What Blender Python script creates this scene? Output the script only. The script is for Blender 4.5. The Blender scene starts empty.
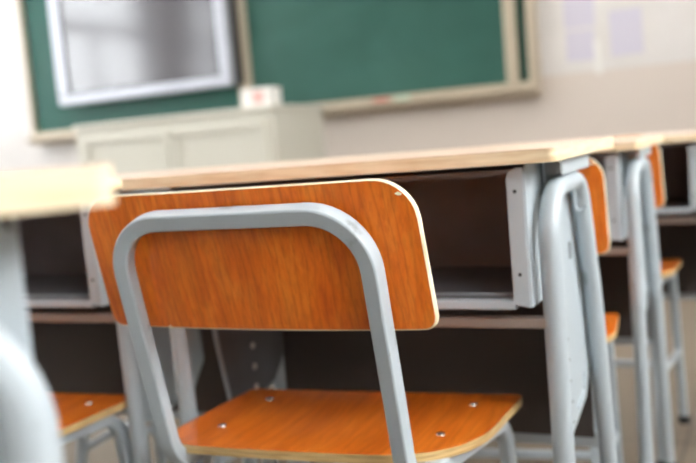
import bpy, bmesh, math, random
from mathutils import Vector, Matrix
random.seed(7)
S = bpy.context.scene
COL = S.collection

# ------------------------------------------------------------------ materials
def srgb(r, g, b):
    f = lambda c: (c/255/12.92) if c/255 <= .04045 else ((c/255+.055)/1.055)**2.4
    return (f(r), f(g), f(b), 1)

def new_mat(name, col=(.5, .5, .5, 1), rough=.5, metal=0, spec=.5, coat=0):
    m = bpy.data.materials.new(name); m.use_nodes = True
    b = m.node_tree.nodes['Principled BSDF']
    b.inputs['Base Color'].default_value = col
    b.inputs['Roughness'].default_value = rough
    b.inputs['Metallic'].default_value = metal
    b.inputs['Specular IOR Level'].default_value = spec
    b.inputs['Coat Weight'].default_value = coat
    return m, m.node_tree, b

def noise(nt, scale, vec_scale, detail=4, dist=0.0):
    tc = nt.nodes.new('ShaderNodeTexCoord'); mp = nt.nodes.new('ShaderNodeMapping')
    n = nt.nodes.new('ShaderNodeTexNoise')
    mp.inputs['Scale'].default_value = vec_scale
    n.inputs['Scale'].default_value = scale; n.inputs['Detail'].default_value = detail
    n.inputs['Distortion'].default_value = dist
    nt.links.new(tc.outputs['Object'], mp.inputs['Vector']); nt.links.new(mp.outputs['Vector'], n.inputs['Vector'])
    return n

def ramp(nt, fac, stops):
    r = nt.nodes.new('ShaderNodeValToRGB'); e = r.color_ramp.elements
    e[0].position, e[0].color = stops[0]; e[1].position, e[1].color = stops[-1]
    for p, c in stops[1:-1]:
        k = e.new(p); k.color = c
    nt.links.new(fac, r.inputs['Fac']); return r

def bump(nt, b, fac, strength, dist=.001):
    bp = nt.nodes.new('ShaderNodeBump'); bp.inputs['Strength'].default_value = strength
    bp.inputs['Distance'].default_value = dist
    nt.links.new(fac, bp.inputs['Height']); nt.links.new(bp.outputs['Normal'], b.inputs['Normal'])

def mixc(nt, fac, a, b, mode='MIX'):
    m = nt.nodes.new('ShaderNodeMix'); m.data_type = 'RGBA'; m.blend_type = mode
    if isinstance(fac, float): m.inputs[0].default_value = fac
    else: nt.links.new(fac, m.inputs[0])
    nt.links.new(a, m.inputs[6]); nt.links.new(b, m.inputs[7]); return m

def wood(name, stretch, rings, base=((226, 104, 24), (242, 126, 30), (250, 150, 52)), rough=.36):
    """cherry laminate: fine pores plus cathedral figure, stretched along one axis"""
    m, nt, b = new_mat(name, rough=rough, coat=.12)
    b.inputs['Coat Roughness'].default_value = .3
    n1 = noise(nt, 6, stretch, 6, .6)
    r1 = ramp(nt, n1.outputs['Fac'], [(.22, srgb(*base[0])), (.5, srgb(*base[1])), (.78, srgb(*base[2]))])
    # cathedral figure
    tc = nt.nodes.new('ShaderNodeTexCoord'); mp = nt.nodes.new('ShaderNodeMapping')
    mp.inputs['Scale'].default_value = rings; mp.inputs['Location'].default_value = (.13, .0, .07)
    w = nt.nodes.new('ShaderNodeTexWave'); w.wave_type = 'BANDS'; w.bands_direction = 'X'
    w.inputs['Scale'].default_value = 9; w.inputs['Distortion'].default_value = 9
    w.inputs['Detail'].default_value = 2; w.inputs['Detail Scale'].default_value = 1.1
    nt.links.new(tc.outputs['Object'], mp.inputs['Vector']); nt.links.new(mp.outputs['Vector'], w.inputs['Vector'])
    r2 = ramp(nt, w.outputs['Fac'], [(0, (.84, .76, .70, 1)), (.2, (.96, .94, .92, 1)), (1, (1, 1, 1, 1))])
    n3 = noise(nt, 26, tuple(v*1.0 if v > 2 else v*.35 for v in stretch), 2)
    r3 = ramp(nt, n3.outputs['Fac'], [(.35, (.86, .8, .74, 1)), (.55, (1, 1, 1, 1))])
    a = mixc(nt, .75, r1.outputs['Color'], r2.outputs['Color'], 'MULTIPLY')
    c = mixc(nt, .8, a.outputs[2], r3.outputs['Color'], 'MULTIPLY')
    n4 = noise(nt, 3, tuple(v*.8 if v > 2 else v*.5 for v in stretch), 2, .4)
    r4 = ramp(nt, n4.outputs['Fac'], [(.36, (.80, .70, .58, 1)), (.56, (1, 1, 1, 1))])
    c2 = mixc(nt, .8, c.outputs[2], r4.outputs['Color'], 'MULTIPLY')
    nt.links.new(c2.outputs[2], b.inputs['Base Color'])
    return m

M = {}
M['back_wood'] = wood('cherry laminate upright grain', (12, 12, .4), (3.4, 1, .8))
M['seat_wood'] = wood('cherry laminate lengthwise grain', (9, 1.1, 9), (3.0, .9, 1), ((204, 98, 26), (226, 120, 34), (240, 142, 54)), .3)

def ply(name, c0, c1, vec, sc=30, rough=.5):
    m, nt, b = new_mat(name, rough=rough)
    n = noise(nt, sc, vec, 5)
    r = ramp(nt, n.outputs['Fac'], [(.3, srgb(*c0)), (.55, srgb(*c1)), (.75, srgb(*[min(255, v+10) for v in c1]))])
    nt.links.new(r.outputs['Color'], b.inputs['Base Color']); return m
M['ply_edge'] = ply('pale plywood edge', (232, 214, 172), (248, 238, 206), (1, 1, 1), 20)
M['seat_edge'] = ply('seat plywood edge', (176, 140, 84), (214, 184, 128), (2, 2, 40), 12)
M['desk_edge'] = ply('varnished desk edge', (223, 197, 156), (241, 223, 190), (1, 1, 9), 16, .4)
M['desk_top'] = ply('worn beige desk laminate', (205, 176, 150), (224, 200, 178), (1, 6, 1), 7, .32)

m, nt, b = new_mat('grey enamel steel', srgb(196, 203, 206), .36, 0, .55)
n = noise(nt, 260, (1, 1, 1), 2); bump(nt, b, n.outputs['Fac'], .25, .0004)
n2 = noise(nt, 22, (1, 1, 1), 6)
r = ramp(nt, n2.outputs['Fac'], [(.27, srgb(146, 154, 158)), (.34, srgb(176, 187, 194)), (1, srgb(180, 191, 198))])
nt.links.new(r.outputs['Color'], b.inputs['Base Color']); M['steel'] = m
m, nt, b = new_mat('dark brown tray plastic', srgb(104, 100, 100), .5, 0, .4)
n = noise(nt, 12, (1, 1, 1), 4)
r = ramp(nt, n.outputs['Fac'], [(.3, srgb(100, 101, 106)), (.7, srgb(114, 116, 122))]); nt.links.new(r.outputs['Color'], b.inputs['Base Color'])
M['dark'] = m
M['taupe'] = new_mat('dull taupe rail enamel', srgb(150, 138, 130), .4, .1)[0]
M['dark_brown'] = new_mat('dark brown board', srgb(70, 63, 60), .5, 0, .4)[0]
M['dark_hole'] = new_mat('dark screw socket', srgb(28, 28, 30), .6)[0]
M['rubber'] = new_mat('black rubber foot', srgb(38, 38, 38), .7)[0]
M['chrome'] = new_mat('bright zinc rivet', srgb(225, 225, 228), .22, 1)[0]

m, nt, b = new_mat('white emulsion wall', srgb(226, 223, 220), .8)
n = noise(nt, 3, (1, 1, 1), 5); r = ramp(nt, n.outputs['Fac'], [(.3, srgb(221, 217, 214)), (.7, srgb(230, 227, 225))])
nt.links.new(r.outputs['Color'], b.inputs['Base Color']); bump(nt, b, noise(nt, 90, (1, 1, 1)).outputs['Fac'], .1)
# painted dado below 1.05 m
tc = nt.nodes.new('ShaderNodeTexCoord'); sx = nt.nodes.new('ShaderNodeSeparateXYZ'); nt.links.new(tc.outputs['Object'], sx.inputs[0])
lt = nt.nodes.new('ShaderNodeMath'); lt.operation = 'LESS_THAN'; lt.inputs[1].default_value = 1.05; nt.links.new(sx.outputs['Z'], lt.inputs[0])
rgb = nt.nodes.new('ShaderNodeRGB'); rgb.outputs[0].default_value = srgb(220, 209, 200)
g_ = nt.nodes.new('ShaderNodeMath'); g_.operation = 'GREATER_THAN'; g_.inputs[1].default_value = -3; nt.links.new(sx.outputs['X'], g_.inputs[0])
ml = nt.nodes.new('ShaderNodeMath'); ml.operation = 'MULTIPLY'; nt.links.new(lt.outputs[0], ml.inputs[0]); nt.links.new(g_.outputs[0], ml.inputs[1])
mx = mixc(nt, ml.outputs[0], r.outputs['Color'], rgb.outputs[0]); nt.links.new(mx.outputs[2], b.inputs['Base Color'])
M['wall'] = m
M['ceiling'] = new_mat('white ceiling paint', srgb(232, 232, 230), .9)[0]
m, nt, b = new_mat('beige terrazzo tile floor', srgb(176, 160, 140), .45)
tc = nt.nodes.new('ShaderNodeTexCoord'); br = nt.nodes.new('ShaderNodeTexBrick'); br.offset = 0
br.inputs['Scale'].default_value = 1; br.inputs['Brick Width'].default_value = .6; br.inputs['Row Height'].default_value = .6
br.inputs['Mortar Size'].default_value = .004
br.inputs['Color1'].default_value = srgb(124, 111, 95); br.inputs['Color2'].default_value = srgb(119, 107, 92); br.inputs['Mortar'].default_value = srgb(92, 82, 72)
nt.links.new(tc.outputs['Object'], br.inputs['Vector'])
n = noise(nt, 60, (1, 1, 1), 4); r = ramp(nt, n.outputs['Fac'], [(.3, (.85, .84, .82, 1)), (.6, (1, 1, 1, 1))])
mx = mixc(nt, 1.0, br.outputs['Color'], r.outputs['Color'], 'MULTIPLY'); nt.links.new(mx.outputs[2], b.inputs['Base Color'])
M['floor'] = m
def board_green(name, c0, c1):
    m, nt, b = new_mat(name, rough=.5, spec=.35)
    n = noise(nt, 1.6, (1, 1, 1.6), 5, .5); r = ramp(nt, n.outputs['Fac'], [(.3, srgb(*c0)), (.75, srgb(*c1))])
    nt.links.new(r.outputs['Color'], b.inputs['Base Color']); return m
M['green'] = board_green('chalk dusted green enamel', (32, 80, 70), (54, 98, 88))
M['green_deep'] = board_green('clean dark green enamel', (6, 76, 64), (14, 84, 72))
M['champagne'] = new_mat('champagne aluminium', srgb(188, 176, 156), .4, .25)[0]
M['silver'] = new_mat('silver grey bezel', srgb(184, 187, 197), .35, .15)[0]
M['black'] = new_mat('black rubber gasket', srgb(40, 40, 44), .5)[0]
m, nt, b = new_mat('dark glossy screen glass', srgb(72, 69, 74), .14, .0, .5); b.inputs['IOR'].default_value = 1.68
M['screen'] = m
M['lectern'] = new_mat('grey beige sheet steel', srgb(206, 204, 192), .45, 0, .4)[0]
M['lectern_groove'] = new_mat('dark plinth paint', srgb(120, 118, 108), .6)[0]
M['white'] = new_mat('white card', srgb(236, 234, 230), .6)[0]
M['pink'] = new_mat('faded pink print', srgb(222, 176, 170), .6)[0]
M['lilac'] = new_mat('lilac tinted paper', srgb(212, 208, 222), .7)[0]
M['lilac_ink'] = new_mat('grey text print', srgb(172, 168, 190), .7)[0]
M['chalk_red'] = new_mat('red chalk', srgb(200, 90, 84), .9)[0]
M['chalk_white'] = new_mat('pale green chalk', srgb(190, 226, 205), .9)[0]
M['window_frame'] = new_mat('white painted aluminium', srgb(225, 225, 225), .5)[0]
m, nt, b = new_mat('clear window glass', (1, 1, 1, 1), .0); b.inputs['Transmission Weight'].default_value = 1; b.inputs['IOR'].default_value = 1.05
M['glass'] = m

# ------------------------------------------------------------------ mesh helpers
def obj(name, bm, mats, parent=None, smooth=False, bevel=0):
    me = bpy.data.meshes.new(name)
    bmesh.ops.recalc_face_normals(bm, faces=bm.faces)
    bm.to_mesh(me); bm.free()
    for k in (mats if isinstance(mats, (list, tuple)) else [mats]): me.materials.append(M[k])
    if smooth:
        for p in me.polygons: p.use_smooth = True
        try: me.set_sharp_from_angle(angle=math.radians(38))
        except Exception: pass
    o = bpy.data.objects.new(name, me); COL.objects.link(o)
    if parent: o.parent = parent
    if smooth:
        wn = o.modifiers.new('weighted_normals', 'WEIGHTED_NORMAL'); wn.keep_sharp = True
    if bevel:
        bv = o.modifiers.new('bevel', 'BEVEL'); bv.width = bevel; bv.segments = 2; bv.limit_method = 'ANGLE'
    return o

def box(bm, x0, x1, y0, y1, z0, z1, mi=0):
    vs = [bm.verts.new((x, y, z)) for z in (z0, z1) for y in (y0, y1) for x in (x0, x1)]
    for f in ((0, 1, 3, 2), (4, 6, 7, 5), (0, 4, 5, 1), (2, 3, 7, 6), (0, 2, 6, 4), (1, 5, 7, 3)):
        bm.faces.new([vs[i] for i in f]).material_index = mi

def prism(bm, poly, axis, a, b, mi=0):
    """extrude a 2D outline along axis ('x': poly is (y,z); 'y': (x,z); 'z': (x,y))"""
    def P(u, v, w): return {'x': (w, u, v), 'y': (u, w, v), 'z': (u, v, w)}[axis]
    A = [bm.verts.new(P(u, v, a)) for u, v in poly]; B = [bm.verts.new(P(u, v, b)) for u, v in poly]
    n = len(poly)
    bm.faces.new(A).material_index = mi; bm.faces.new(B[::-1]).material_index = mi
    for i in range(n): bm.faces.new((A[i], A[(i+1) % n], B[(i+1) % n], B[i])).material_index = mi

def disc(bm, c, r, axis, depth, n=14, dome=0.0, mi=0):
    ax = Vector(axis).normalized(); u = ax.orthogonal().normalized(); v = ax.cross(u); c = Vector(c)
    rings = [(0, r), (depth*.5, r*.92), (depth*.85, r*.6)] if dome else [(0, r), (depth, r)]
    R = [[bm.verts.new(c+ax*h+(u*math.cos(t)+v*math.sin(t))*q) for t in [2*math.pi*i/n for i in range(n)]] for h, q in rings]
    for a, b in zip(R, R[1:]):
        for i in range(n): bm.faces.new((a[i], a[(i+1) % n], b[(i+1) % n], b[i])).material_index = mi
    if dome:
        t = bm.verts.new(c+ax*depth)
        for i in range(n): bm.faces.new((R[-1][i], R[-1][(i+1) % n], t)).material_index = mi
    else: bm.faces.new(R[-1]).material_index = mi
    bm.faces.new(R[0][::-1]).material_index = mi

def fillet(pts, radii, seg=9):
    out = [Vector(pts[0])]
    for i in range(1, len(pts)-1):
        p, a, b = Vector(pts[i]), Vector(pts[i-1]), Vector(pts[i+1]); r = radii[i-1] if isinstance(radii, (list, tuple)) else radii
        d1, d2 = (a-p).normalized(), (b-p).normalized(); ang = d1.angle(d2)
        if r < 1e-6 or ang > 3.12: out.append(p); continue
        t = r/math.tan(ang/2); c = p+(d1+d2).normalized()*(r/math.sin(ang/2))
        s, e = p+d1*t-c, p+d2*t-c
        tot = s.angle(e); ax = s.cross(e).normalized()
        for k in range(seg+1): out.append(c+Matrix.Rotation(tot*k/seg, 3, ax) @ s)
    out.append(Vector(pts[-1])); return out

def section(w, h, r, seg=4):
    o = []
    for cx, cy, a0 in ((w/2-r, h/2-r, 0), (-w/2+r, h/2-r, 90), (-w/2+r, -h/2+r, 180), (w/2-r, -h/2+r, 270)):
        for k in range(seg+1):
            a = math.radians(a0+90*k/seg); o.append((cx+r*math.cos(a), cy+r*math.sin(a)))
    return o

def sweep(bm, pts, sec, side, mi=0):
    """sweep a closed section along pts; 'side' is the direction the section's first axis starts in"""
    T = []
    for i in range(len(pts)):
        a = pts[max(i-1, 0)]; b = pts[min(i+1, len(pts)-1)]; T.append((b-a).normalized())
    u = Vector(side); u = (u-T[0]*u.dot(T[0])).normalized(); R = []
    for i, p in enumerate(pts):
        if i: 
            q = T[i-1].rotation_difference(T[i]); u = q @ u; u = (u-T[i]*u.dot(T[i])).normalized()
        v = T[i].cross(u); R.append([bm.verts.new(p+u*a+v*b) for a, b in sec])
    n = len(sec)
    for a, b in zip(R, R[1:]):
        for i in range(n): bm.faces.new((a[i], a[(i+1) % n], b[(i+1) % n], b[i])).material_index = mi
    bm.faces.new(R[0][::-1]).material_index = mi; bm.faces.new(R[-1]).material_index = mi

def empty(name, loc, rz=0, label=None, cat=None, group=None):
    o = bpy.data.objects.new(name, None); COL.objects.link(o); o.location = loc; o.rotation_euler = (0, 0, rz)
    o.empty_display_size = .1
    tag(o, label, cat, group); return o
def tag(o, label=None, cat=None, group=None, kind=None):
    for k, v in (('label', label), ('category', cat), ('group', group), ('kind', kind)):
        if v: o[k] = v
    return o
def copy_tree(o, parent=None):
    c = o.copy(); COL.objects.link(c)
    if parent: c.parent = parent
    for ch in list(o.children): copy_tree(ch, c)
    return c

# ------------------------------------------------------------------ the room
XL, XR, YF, YB, H = -6.3, 1.6, 4.3, -4.6, 3.2
def struct(name, bm, mats, **k): return tag(obj(name, bm, mats, **k), kind='structure')
bm = bmesh.new(); box(bm, XL-.2, XR+.2, YB-.2, YF+.2, -.1, 0); struct('floor', bm, 'floor')
bm = bmesh.new(); box(bm, XL-.2, XR+.2, YB-.2, YF+.2, H, H+.1); struct('ceiling', bm, 'ceiling')
bm = bmesh.new(); box(bm, XL-.2, XR+.2, YF, YF+.2, 0, H); struct('wall_front', bm, 'wall')
bm = bmesh.new(); box(bm, XL-.2, XR+.2, YB-.2, YB, 0, H); struct('wall_rear', bm, 'wall')
def side_wall(name, x0, x1, openings, z0, z1):
    bm = bmesh.new(); y = YB
    box(bm, x0, x1, YB, YF, 0, z0); box(bm, x0, x1, YB, YF, z1, H)
    for a, b in openings:
        box(bm, x0, x1, y, a, z0, z1); y = b
    box(bm, x0, x1, y, YF, z0, z1); struct(name, bm, 'wall')
WL = [(-1.9, -.3), (.45, 2.3), (2.7, 4.0)]
WR = [(-2.6, -1.3), (-.7, 1.5)]  # rear opening is unseen, added to brighten the near desk
Z0, Z1 = .95, 2.85
side_wall('wall_left', XL-.2, XL, WL, Z0, Z1); ZR = 1.25; side_wall('wall_right', XR, XR+.2, WR, ZR, Z1)
k = 0
for xa, sx, wins in ((XL-.12, -1, WL), (XR+.12, 1, WR)):
    Z0 = .95 if sx < 0 else ZR
    for a, b_ in wins:
        k += 1
        bm = bmesh.new(); f = .05
        box(bm, xa-.03, xa+.03, a, b_, Z0, Z0+f); box(bm, xa-.03, xa+.03, a, b_, Z1-f, Z1)
        box(bm, xa-.03, xa+.03, a, a+f, Z0+f, Z1-f); box(bm, xa-.03, xa+.03, b_-f, b_, Z0+f, Z1-f)
        box(bm, xa-.03, xa+.03, a+f, b_-f, 2.17, 2.26); m_ = (a+b_)/2
        box(bm, xa-.03, xa+.03, m_-.025, m_+.025, Z0+f, 2.17)
        w = struct('window_%d' % k, bm, 'window_frame', bevel=.004)
        bm = bmesh.new(); box(bm, xa-.003, xa+.003, a+f, b_-f, Z0+f, Z1-f)
        g = obj('window_pane', bm, 'glass', w); 
bm = bmesh.new(); box(bm, XL, XR, YF-.015, YF, 0, .1); struct('baseboard_front', bm, 'champagne')

# ------------------------------------------------------------------ chalkboard
def chalkboard():
    r = empty('chalkboard', (-2.96, YF-.06, .94), 0, 'long green sliding chalkboard in a champagne aluminium frame on the front wall', 'chalkboard')
    L = lambda x: x+2.96
    z = lambda v: v-.94
    X0, X1, ZB, ZT = -4.875, -1.005, .94, 2.42
    bm = bmesh.new(); box(bm, L(X0)+.03, L(X1)-.03, .045, .058, z(ZB)+.09, z(ZT)-.03); obj('back_panel', bm, 'green_deep', r)
    bm = bmesh.new()
    box(bm, L(X0), L(X0)+.032, -.03, .058, z(ZB)+.08, z(ZT)); box(bm, L(X1)-.055, L(X1), -.03, .058, z(ZB)+.08, z(ZT))
    box(bm, L(X0), L(X1), -.03, .058, z(ZT)-.07, z(ZT)); obj('frame', bm, 'champagne', r, bevel=.006)
    bm = bmesh.new()
    prism(bm, [(.058, z(ZB)), (-.03, z(ZB)), (-.10, z(ZB)+.035), (-.10, z(ZB)+.05), (-.045, z(ZB)+.055), (-.045, z(ZB)+.09), (.058, z(ZB)+.09)], 'x', L(X0), L(X1))
    obj('chalk_tray', bm, 'champagne', r, bevel=.003)
    bm = bmesh.new(); box(bm, L(-2.915), L(-1.18), .0, .02, z(1.04), z(2.34)); p = obj('sliding_panel', bm, 'green', r)
    bm = bmesh.new()
    box(bm, L(-3.02), L(-2.915), -.012, .03, z(1.035), z(2.34)); obj('panel_frame', bm, 'champagne', p, bevel=.004)
    bm = bmesh.new(); box(bm, L(-1.195), L(-1.125), -.012, .03, z(1.035), z(2.34))
    obj('panel_frame', bm, 'champagne', p, bevel=.004)
    bm = bmesh.new(); box(bm, L(-4.83), L(-3.03), .0, .02, z(1.04), z(2.34)); obj('sliding_panel', bm, 'green_deep', r)
chalkboard()
for x, mt, nm, lb in ((-1.98, 'chalk_red', 'chalk_stick', 'short red chalk stick lying on the chalkboard tray'),
                      (-1.84, 'chalk_white', 'chalk_stick', 'pale greenish chalk stick on the tray, right of the red one')):
    bm = bmesh.new(); disc(bm, (-.04, 0, 0), .009, (1, 0, 0), .10, 10); o = obj(nm, bm, mt, smooth=True)
    o.location = (x, 4.162, 1.0045); tag(o, lb, 'chalk', 'chalk sticks on the tray')

# display
def display():
    r = empty('wall_display', (-3.735, 4.14, 1.64), 0, 'large flat display with a silver bezel mounted over the left half of the chalkboard', 'television')
    w, h = .74, .44
    bm = bmesh.new()
    b = .1
    box(bm, -w, w, -.04, .03, -h, -h+.072); box(bm, -w, w, -.04, .03, h-.072, h)
    box(bm, -w, -w+b, -.04, .03, -h+.072, h-.072); box(bm, w-.085, w, -.04, .03, -h+.072, h-.072)
    obj('bezel', bm, 'silver', r, bevel=.012)
    bm = bmesh.new(); box(bm, -w+.095, w-.08, -.028, -.02, -h+.065, h-.065); obj('screen', bm, 'screen', r)
    bm = bmesh.new(); t = .014
    box(bm, -w+.1, -w+.1+t, -.034, -.026, -h+.07, h-.07); box(bm, w-.085-t, w-.085, -.034, -.026, -h+.07, h-.07)
    box(bm, -w+.1, w-.085, -.034, -.026, -h+.07, -h+.07+t); obj('gasket', bm, 'black', r)
    bm = bmesh.new(); box(bm, -w+.06, w+.02, .03, .095, -h+.01, h-.05); obj('rear_housing', bm, 'black', r, bevel=.006)
display()

# lectern
def lectern():
    r = empty('lectern', (-2.87, 3.2, 0), 0, 'grey beige steel teacher lectern in front of the chalkboard, with two recessed doors', 'lectern')
    w, d, h = .69, .6, 1.0
    bm = bmesh.new(); box(bm, -w+.01, w-.01, .01, d-.01, .06, h-.03); obj('body', bm, 'lectern', r, bevel=.006)
    bm = bmesh.new(); box(bm, -w, w+.004, -.006, d, h-.03, h); obj('top', bm, 'lectern', r, bevel=.008)
    bm = bmesh.new(); box(bm, -w+.03, w-.03, .03, d-.03, 0, .06); obj('plinth', bm, 'lectern_groove', r)
    for x0, x1 in ((-.62, -.01), (.01, .63)):
        bm = bmesh.new()
        box(bm, x0, x1, -.006, .01, .1, .13); box(bm, x0, x1, -.006, .01, .88, .93)
        box(bm, x0, x0+.04, -.006, .01, .13, .88); box(bm, x1-.04, x1, -.006, .01, .13, .88)
        dr = obj('door', bm, 'lectern', r, bevel=.003)
        bm = bmesh.new(); hx = x1-.02 if x0 < -.3 else x0+.02
        box(bm, hx-.008, hx+.008, -.02, -.006, .48, .6); obj('door_handle', bm, 'chrome', dr, bevel=.003)
lectern()
def small_box():
    r = empty('chalk_box', (-2.345, 3.37, 1.0), .06, 'small white card box with a pink print on the right end of the lectern top', 'box')
    bm = bmesh.new(); box(bm, -.088, .088, -.07, .07, 0, .1); obj('carton', bm, 'white', r, bevel=.003)
    bm = bmesh.new(); box(bm, -.02, .05, -.0715, -.0702, .02, .085); obj('printed_label', bm, 'pink', r)
    bm = bmesh.new(); box(bm, -.089, .089, -.071, .071, .092, .104); obj('lid', bm, 'white', r, bevel=.002)
small_box()
# notices
def notice(x0, x1, z0, z1, label, tilt=0, mat='lilac', curl=0.0):
    bm = bmesh.new(); cx, cz = (x0+x1)/2, (z0+z1)/2; hw, hh = (x1-x0)/2, (z1-z0)/2
    n = 8; rows = []
    for k in range(n+1):
        zz = -hh+2*hh*k/n; yy = -.002-curl*(1-k/n)**2
        rows.append([(-hw, yy, zz), (hw, yy-curl*.3*(1-k/n), zz)])
    V = [[bm.verts.new(p) for p in r] for r in rows]; W = [[bm.verts.new((p[0], p[1]+.0012, p[2])) for p in r] for r in rows]
    for k in range(n):
        bm.faces.new((V[k][0], V[k][1], V[k+1][1], V[k+1][0])); bm.faces.new((W[k][0], W[k+1][0], W[k+1][1], W[k][1]))
        bm.faces.new((V[k][0], V[k+1][0], W[k+1][0], W[k][0])); bm.faces.new((V[k][1], W[k][1], W[k+1][1], V[k+1][1]))
    bm.faces.new((V[0][0], W[0][0], W[0][1], V[0][1])); bm.faces.new((V[n][0], V[n][1], W[n][1], W[n][0]))
    o = obj('paper_notice', bm, mat, smooth=False); o.location = (cx, YF+.0007, cz); o.rotation_euler = (0, tilt, 0)
    tag(o, label, 'notice', 'paper notices on the front wall')
notice(-.86, -.69, 1.30, 1.60, 'tall lilac paper notice beside the chalkboard, upper of the left pair', 0)
notice(-.855, -.70, 1.115, 1.285, 'lilac sheet directly below the tall notice, beside the chalkboard', .02)
notice(-.61, -.435, 1.12, 1.37, 'lilac paper notice standing alone at the right of the others', -.02)
notice(-.70, -.665, 1.03, 1.22, 'narrow pale paper strip hanging between the two larger notices', -.04, 'white', .01)

# ------------------------------------------------------------------ desk
TR = .0128
def make_desk():
    r = empty('student_desk', (0, 0, 0))
    ox, oy = .3, -.2                                   # design frame: x -.6..0, y 0..0.4 -> centred on the empty
    def ob(name, bm, mats, par=None, **k):
        bmesh.ops.translate(bm, verts=bm.verts, vec=(ox, oy, 0)); return obj(name, bm, mats, par or r, **k)
    # table top: laminate over a thick varnished edge
    bm = bmesh.new(); t = .0154; rr = .008
    poly = []
    for cx, cy, a0 in ((-rr, .4-rr, 0), (-.6+rr, .4-rr, 90), (-.6+rr, rr, 180), (-rr, rr, 270)):
        for q in range(5): a = math.radians(a0+22.5*q); poly.append((cx+rr*math.cos(a), cy+rr*math.sin(a)))
    prism(bm, poly, 'z', .75-t, .7490, 1); prism(bm, poly, 'z', .7490, .75, 0)
    ob('tabletop', bm, ['desk_top', 'desk_edge'])
    # dark storage tray: floor, back, roof
    bm = bmesh.new()
    box(bm, -.536, -.042, .03, .275, .572, .578); box(bm, -.536, -.042, .267, .275, .578, .728)
    box(bm, -.536, -.531, .03, .267, .578, .728); box(bm, -.047, -.042, .03, .267, .578, .728)
    box(bm, -.531, -.047, .03, .267, .722, .728)
    tray = ob('storage_tray', bm, 'dark')
    bm = bmesh.new(); prism(bm, [(.02, .5655), (.034, .5655), (.034, .5715), (.06, .5718), (.06, .579), (.02, .576)], 'x', -.518, -.060)
    ob('tray_lip', bm, 'steel', tray, bevel=.0015)
    # enamelled side panels with a rear flange
    for s in (0, 1):
        X = (lambda v: v) if s == 0 else (lambda v: -.578-v)
        bm = bmesh.new()
        a, b_ = sorted((X(-.0405), X(-.042)))
        prism(bm, [(.02, .568), (.275, .568), (.275, .7345), (.03, .7345), (.02, .722)], 'x', a-.0005, b_+.0005)
        fl = [(X(-.042), .568), (X(-.0615), .572), (X(-.0615), .718), (X(-.058), .726), (X(-.050), .730), (X(-.042), .730)]
        prism(bm, fl, 'y', .0185, .0205)
        sp = ob('side_panel', bm, 'steel', bevel=.0006)
        for zz in (.703, .607):
            bm = bmesh.new(); disc(bm, (X(-.052), .0187, zz), .0022, (0, -1, 0), .0008, 12); ob('screw', bm, 'dark_hole', sp)
        # adjusting plate seen between the legs
        a, b_ = sorted((X(-.0345), X(-.0365)))
        bm = bmesh.new()
        prism(bm, [(.095, .7342), (.09, .60), (.105, .50), (.132, .375), (.165, .370), (.262, .392), (.296, .43), (.278, .56), (.235, .70), (.235, .7342)], 'x', a, b_)
        a2, b2 = sorted((X(-.010), X(-.036)))
        box(bm, a2, b2, .075, .275, .7315, .7342)
        prism(bm, [(.08, .7342), (.08, .715), (.25, .715), (.25, .7342)], 'x', *sorted((X(-.012), X(-.010))))
        # pressed rib near the lower edge
        rx = X(-.0345); d = .002 if s == 0 else -.002
        sweep(bm, [Vector((rx, .20, .395)), Vector((rx, .245, .405)), Vector((rx, .25, .43))], section(.004, .006, .0018, 2), (0, 1, 0))
        pl = ob('adjusting_plate', bm, 'steel')
        ins = X(-.0365); ax = (-1, 0, 0) if s == 0 else (1, 0, 0)
        out = X(-.0345); axo = (1, 0, 0) if s == 0 else (-1, 0, 0)
        if s == 0:
            for q in range(10):
                bm = bmesh.new(); disc(bm, (out, .150+.0026*q, .640-.0285*q), .0019, axo, .0006, 8); ob('adjusting_hole', bm, 'dark_hole', pl)
        bm = bmesh.new(); prism(bm, [(.205, .596), (.214, .596), (.214, .618), (.205, .618)], 'x', *sorted((out, out+(.0006 if s == 0 else -.0006))))
        ob('slot', bm, 'dark_hole', pl)
        bm = bmesh.new(); prism(bm, [(.102, .568), (.114, .50), (.138, .381), (.168, .376), (.262, .398), (.301, .435), (.301, .568)], 'x', *sorted((X(-.0367), X(-.0385))))
        ob('inner_liner', bm, 'dark', pl); ins = X(-.0385)
        for q in range(3):
            bm = bmesh.new(); disc(bm, (ins, .203, .468-.0335*q), .0055, ax, .003, 12, dome=1); ob('bolt', bm, 'white', pl, smooth=True)
        # hooped leg frame: near leg, arch and far leg are one bent tube
        cx = X(-.0205)
        pts = fillet([(cx, .050, .004), (cx, .040, .700), (cx, .220, .702), (cx, .282, .52), (cx, .372, .004)], [.062, .05, .5], 12)
        bm = bmesh.new(); sweep(bm, pts, [(TR*math.cos(t_), TR*math.sin(t_)) for t_ in [2*math.pi*i/18 for i in range(18)]], (1, 0, 0))
        lg = ob('leg_frame', bm, 'steel', smooth=True)
        for fy in (.050, .372):
            bm = bmesh.new(); disc(bm, (cx, fy, 0), .0165, (0, 0, 1), .018, 16); ob('rubber_foot', bm, 'rubber', lg, smooth=True)
        bm = bmesh.new()
        hx = X(-.012)
        sweep(bm, fillet([(X(-.03), .15, .712), (hx, .15, .705), (hx, .15, .668), (X(-.002), .15, .662), (X(.002), .15, .672)], .006, 4), [(.0022*math.cos(t_), .0022*math.sin(t_)) for t_ in [2*math.pi*i/8 for i in range(8)]], (0, 1, 0))
        ob('bag_hook', bm, 'steel', smooth=True)
    # rails
    bm = bmesh.new(); sweep(bm, [Vector((-.558, .042, .5465)), Vector((-.02, .042, .5465))], section(.018, .013, .003, 3), (0, 1, 0)); ob('cross_rail', bm, 'taupe', smooth=True)
    bm = bmesh.new(); sweep(bm, [Vector((-.558, .322, .310)), Vector((-.02, .322, .310))], section(.02, .022, .004, 3), (0, 1, 0)); ob('cross_rail', bm, 'steel', smooth=True)
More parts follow.
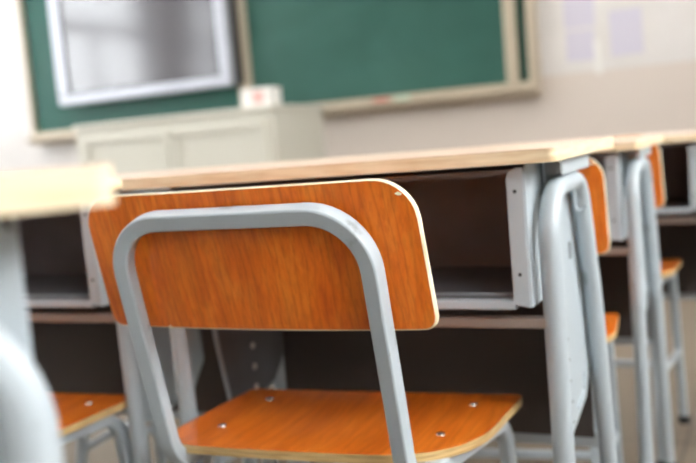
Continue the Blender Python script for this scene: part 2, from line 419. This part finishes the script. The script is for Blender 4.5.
    # modesty panel
    bm = bmesh.new(); box(bm, -.543, -.035, .302, .307, .318, .572); ob('modesty_panel', bm, 'dark_brown')
    return r

# ------------------------------------------------------------------ chair
def make_chair():
    r = empty('student_chair', (0, 0, 0))
    HW = .2085
    # back board: rounded outline, curved in plan, leaning
    xs = []; n = 46
    for i in range(n+1):
        t = -1+2*i/n; xs.append(HW*math.sin(t*math.pi/2)*.88+HW*t*.12)
    rt, rb = .042, .015
    def edge(x, r_):
        d = HW-abs(x)
        return 0 if d >= r_ else r_-math.sqrt(max(r_*r_-(r_-d)**2, 0))
    ZT, ZB = .7375, .578
    def P(x, z, off):
        tp = (z-ZB)/(ZT-ZB); xx = x*(1.0-.012*tp)
        y = -.1205-.24*(z-.43) + .014*(x/HW)**2 + off
        return (xx, y, z)
    bm = bmesh.new(); rows = 10; th = .0085; ch = .0017
    def layer(off, ins):
        out = []; K = HW-ins
        for x in xs:
            x = x*K/HW; d = K-abs(x)
            e = lambda r_: 0 if d >= r_ else r_-math.sqrt(max(r_*r_-(r_-d)**2, 0))
            zt, zb = ZT-ins-e(rt-ins), ZB+ins+e(rb-ins); zt = max(zt, zb+.002)
            out.append([bm.verts.new(P(x, zb+(zt-zb)*k/rows, off)) for k in range(rows+1)])
        return out
    def grid(A, mi):
        for i in range(len(A)-1):
            for k in range(len(A[0])-1): bm.faces.new((A[i][k], A[i+1][k], A[i+1][k+1], A[i][k+1])).material_index = mi
    def loop(A):
        return [A[i][0] for i in range(n+1)]+[A[n][k] for k in range(1, rows+1)]+[A[i][rows] for i in range(n-1, -1, -1)]+[A[0][k] for k in range(rows-1, 0, -1)]
    def ring(A, B):
        for i in range(len(A)): bm.faces.new((A[i], A[(i+1) % len(A)], B[(i+1) % len(A)], B[i])).material_index = 1
    def outline(off, ins):
        return loop(layer(off, ins))
    F0, F1 = layer(0, ch), layer(th, ch); grid(F0, 0); grid(F1, 0)
    A0 = outline(.0016, 0); A1 = outline(th-.0016, 0)
    ring(loop(F0), A0); ring(A0, A1); ring(A1, loop(F1))
    bmesh.ops.delete(bm, geom=[v for v in bm.verts if not v.link_faces], context='VERTS')
    bk = obj('backrest', bm, ['back_wood', 'ply_edge'], r, smooth=True)
    # worn chips where the laminate has broken away
    for x, z, w in ((.1925, .7215, .0034), (-.118, .5805, .0022)):
        bm = bmesh.new(); p = P(x, z, -.0004)
        pts = [(p[0]+w*math.cos(a)*q, p[2]+.6*w*math.sin(a)*q) for a, q in zip([i*math.pi/4 for i in range(8)], (1, .7, 1.1, .8, 1.2, .7, .9, 1.1))]
        prism(bm, pts, 'y', p[1]-.0003, p[1]+.002); tag(obj('laminate_chip', bm, 'ply_edge', bk), 'pale broken chip in the laminate')
    # seat
    SW, Y0, Y1, YW = .203, -.110, .192, .144
    def ylo(x):
        rr = .075 if x < 0 else .105; d = SW-abs(x); e = 0 if d >= rr else rr-math.sqrt(max(rr*rr-(rr-d)**2, 0))
        return Y0+e+.012*(x/SW)**2
    xs2 = []
    for i in range(n+1):
        t = -1+2*i/n; xs2.append(SW*math.sin(t*math.pi/2)*.88+SW*t*.12)
    def Q(x, y, off):
        z = .421-.004*(1-(x/SW)**2)*max(0, 1-((y-.02)/.12)**2)
        if y > Y1-.03: z -= 6.0*(y-Y1+.03)**2*.9
        if y < -.05: z += .8*(y+.05)**2
        return (x+.10*(y+.03), y, z-off)
    bm = bmesh.new(); rws = 16; V = {0: [], 1: []}; th = .0105
    for s in (0, 1):
        for x in xs2:
            a = ylo(x); d = SW-abs(x); yw = YW-(0 if d > .012 else .012-math.sqrt(max(.012**2-(.012-d)**2, 0)))
            V[s].append([bm.verts.new(Q(x, a+(yw-a)*k/rws, th*s)) for k in range(rws+1)])
    grid(V[0], 0); grid(V[1], 0)
    for i in range(n):
        for k in (0, rws): bm.faces.new((V[0][i][k], V[0][i+1][k], V[1][i+1][k], V[1][i][k])).material_index = 1
    for i in (0, n):
        for k in range(rws): bm.faces.new((V[0][i][k], V[0][i][k+1], V[1][i][k+1], V[1][i][k])).material_index = 1
    st = obj('seat', bm, ['seat_wood', 'seat_edge'], r, smooth=True)
    for x, y in ((-.149, -.017), (.147, -.017), (-.148, .100), (.148, .100)):
            bm = bmesh.new(); q = Q(x, y, .0003); disc(bm, q, .0058, (0, 0, 1), .0026, 14, dome=1); obj('rivet', bm, 'chrome', st, smooth=True)
    st.rotation_euler = (0, 0, math.radians(4.5))
    # bent frame: seat rail - back upright - top bar - upright - rail
    c = .1530; yb = lambda z: -.144-.24*(z-.43)+.0095
    pts = [(-c, .13, .3995), (-c, yb(.40), .3995), (-c-.001, yb(.66), .66)]
    zt = .7075
    zr = .401; e0, e1 = .002, .0085
    pts = [(-.186, .105, zr), (-c+e0, yb(zr), zr), (-c+e1, yb(zt), zt), (c+e1, yb(zt), zt), (c+e0, yb(zr), zr), (.190, .105, zr)]
    path = fillet(pts, [.050, .062, .062, .050], 12)
    bm = bmesh.new(); sweep(bm, path, section(.019, .0195, .003, 3), (1, 0, 0)); obj('back_frame', bm, 'steel', r, smooth=True)
    # side legs
    for s in (-1, 1):
        for pp, y1, xf in (([(.178, .055), (.186, .132)], .182, .193), ([(.172, .03), (.160, -.06)], -.145, .178)):
            bm = bmesh.new()
            p = fillet([(s*pp[0][0], pp[0][1], .4002), (s*pp[1][0], pp[1][1], .4002), (s*xf, y1, .004)], [.045], 12)
            sweep(bm, p, section(.019, .019, .005, 3), (1, 0, 0)); lg = obj('leg', bm, 'steel', r, smooth=True)
            bm = bmesh.new(); disc(bm, (s*xf, y1, 0), .0135, (0, 0, 1), .02, 14); obj('rubber_foot', bm, 'rubber', lg, smooth=True)
        bm = bmesh.new(); sweep(bm, [Vector((s*.168, -.105, .19)), Vector((s*.190, .16, .19))], section(.015, .015, .004, 3), (1, 0, 0)); obj('stretcher', bm, 'steel', r, smooth=True)
    bm = bmesh.new(); sweep(bm, [Vector((-.182, .03, .19)), Vector((.182, .03, .19))], section(.015, .015, .004, 3), (0, 1, 0)); obj('stretcher', bm, 'steel', r, smooth=True)
    bm = bmesh.new(); sweep(bm, [Vector((-.18, .085, .393)), Vector((.18, .085, .393))], section(.016, .016, .004, 3), (0, 1, 0)); obj('seat_support', bm, 'steel', r, smooth=True)
    return r

# ------------------------------------------------------------------ placing the furniture
desk = make_desk(); chair = make_chair()
first = {'d': True, 'c': True}
def put(kind, x, y, rz, label, z=0, group=None, sz=1):
    src = desk if kind == 'd' else chair
    o = src if first[kind] else copy_tree(src); first[kind] = False
    o.location = (x, y, z); o.rotation_euler = (0, 0, rz)
    o.scale = (1, 1, sz)
    tag(o, label, 'desk' if kind == 'd' else 'chair', group or ('student desks in rows' if kind == 'd' else 'student chairs at the desks'))
    return o
RS = .655
put('d', -.3, .2, 0, 'beige topped student desk directly behind the sharp front chair, its dark tray open')
put('c', -.304, 0, 0, 'sharp foreground school chair, cherry wood backrest in a grey tube frame')
LN = put('d', -.931, .2, 0, 'student desk at the left, left of the front chair, with a grey dark tray')
put('c', -.873, -.09, 0, 'school chair at the left edge, only its orange seat corner showing')
put('d', -.3, .2+RS, 0, 'second desk in the right hand row, directly beyond the desk of the front chair', sz=.978)
put('c', -.242, .525, math.radians(8), 'school chair whose orange backrest edge peeks past the front desk leg', sz=.988)
put('d', -.203, .2+1.17, 0, 'third desk in the right hand row, seen between the blurred legs at the right', sz=.968)
put('c', -.21, 1.17, 0, 'smaller blurred school chair beyond the second desk of the right hand row')
put('d', -.943, .2+RS, 0, 'desk directly beyond the left desk, mostly hidden behind it', sz=.978)
put('c', -.93, .50, 0, 'school chair between the two left hand desks, almost hidden')
NB = put('d', -.3, -.9, 0, 'very blurred near desk at the left edge, its bright top over a white leg')

for ch_ in LN.children:
    if ch_.name.startswith('adjusting_plate'): ch_.location.y -= .05
# near desk: turned so that its short end faces the viewer
def place_near(cx, cy, rot, dz):
    # local corner (-.3,-.2) lands on (cx,cy)
    a = rot; lx, ly = -.3, -.2
    NB.location = (cx-(lx*math.cos(a)-ly*math.sin(a)), cy-(lx*math.sin(a)+ly*math.cos(a)), dz); NB.rotation_euler = (0, 0, a)
place_near(-.0165, -.704, math.radians(141), 0)
NB.scale = (1, 1, 1.0335)
for ch_ in NB.children:
    if ch_.name.split('.')[0] in ('side_panel', 'storage_tray', 'adjusting_plate'): ch_.location.y += .015

# ------------------------------------------------------------------ light
def area(name, loc, rot, sx, sy, e, col):
    l = bpy.data.lights.new(name, 'AREA'); l.shape = 'RECTANGLE'; l.size = sx; l.size_y = sy; l.energy = e; l.color = col
    o = bpy.data.objects.new(name, l); COL.objects.link(o); o.location = loc; o.rotation_euler = rot; return o
Z0 = .95
for a, b_ in WL:
    area('window_daylight', (XL-.25, (a+b_)/2, (Z0+Z1)/2), (0, -math.pi/2, 0), Z1-Z0, b_-a, (34 if b_ < 0 else 62 if b_ < 3 else 36)*(b_-a), (.95, .98, 1))
for a, b_ in WR:
    area('window_daylight', (XR+.25, (a+b_)/2, (ZR+Z1)/2), (0, math.pi/2, 0), Z1-ZR, b_-a, (66 if b_ < 0 else 56)*(b_-a), (1, .985, .96))  # light of the added rear opening lifts the near desk
for lx in (-4.6, -2.3, 0.2):
    for ly in (.9, 2.6): area('ceiling_tube_lamp', (lx, ly, H-.15), (0, 0, 0), .25, 1.2, 16, (1, .97, .92))
w = bpy.data.worlds.new('sky'); S.world = w; w.use_nodes = True
w.node_tree.nodes['Background'].inputs[0].default_value = (.85, .93, 1, 1); w.node_tree.nodes['Background'].inputs[1].default_value = 1.5

# ------------------------------------------------------------------ camera
f, yaw, pitch, roll = 903.02, .4503, .0999, .0847
cam = bpy.data.cameras.new('camera'); co = bpy.data.objects.new('camera', cam); COL.objects.link(co); S.camera = co
fw = Vector((-math.sin(yaw)*math.cos(pitch), math.cos(yaw)*math.cos(pitch), -math.sin(pitch)))
r_ = Vector((math.cos(yaw), math.sin(yaw), 0)); u_ = r_.cross(fw)
c_, s_ = math.cos(roll), math.sin(roll)
R_, U_ = r_*c_-u_*s_, r_*s_+u_*c_
co.matrix_world = Matrix(((R_.x, U_.x, -fw.x, .2208), (R_.y, U_.y, -fw.y, -.9889), (R_.z, U_.z, -fw.z, .7764), (0, 0, 0, 1)))
cam.sensor_width = 36; cam.lens = f/696*36; cam.clip_start = .02; cam.clip_end = 60
cam.dof.use_dof = True; cam.dof.focus_distance = .80; cam.dof.aperture_fstop = 4.2

S.view_settings.view_transform = 'Standard'; S.view_settings.look = 'None'
S.view_settings.gamma = 1; S.view_settings.use_curve_mapping = False
S.view_settings.exposure = 0.0
S.cycles.use_denoising = True
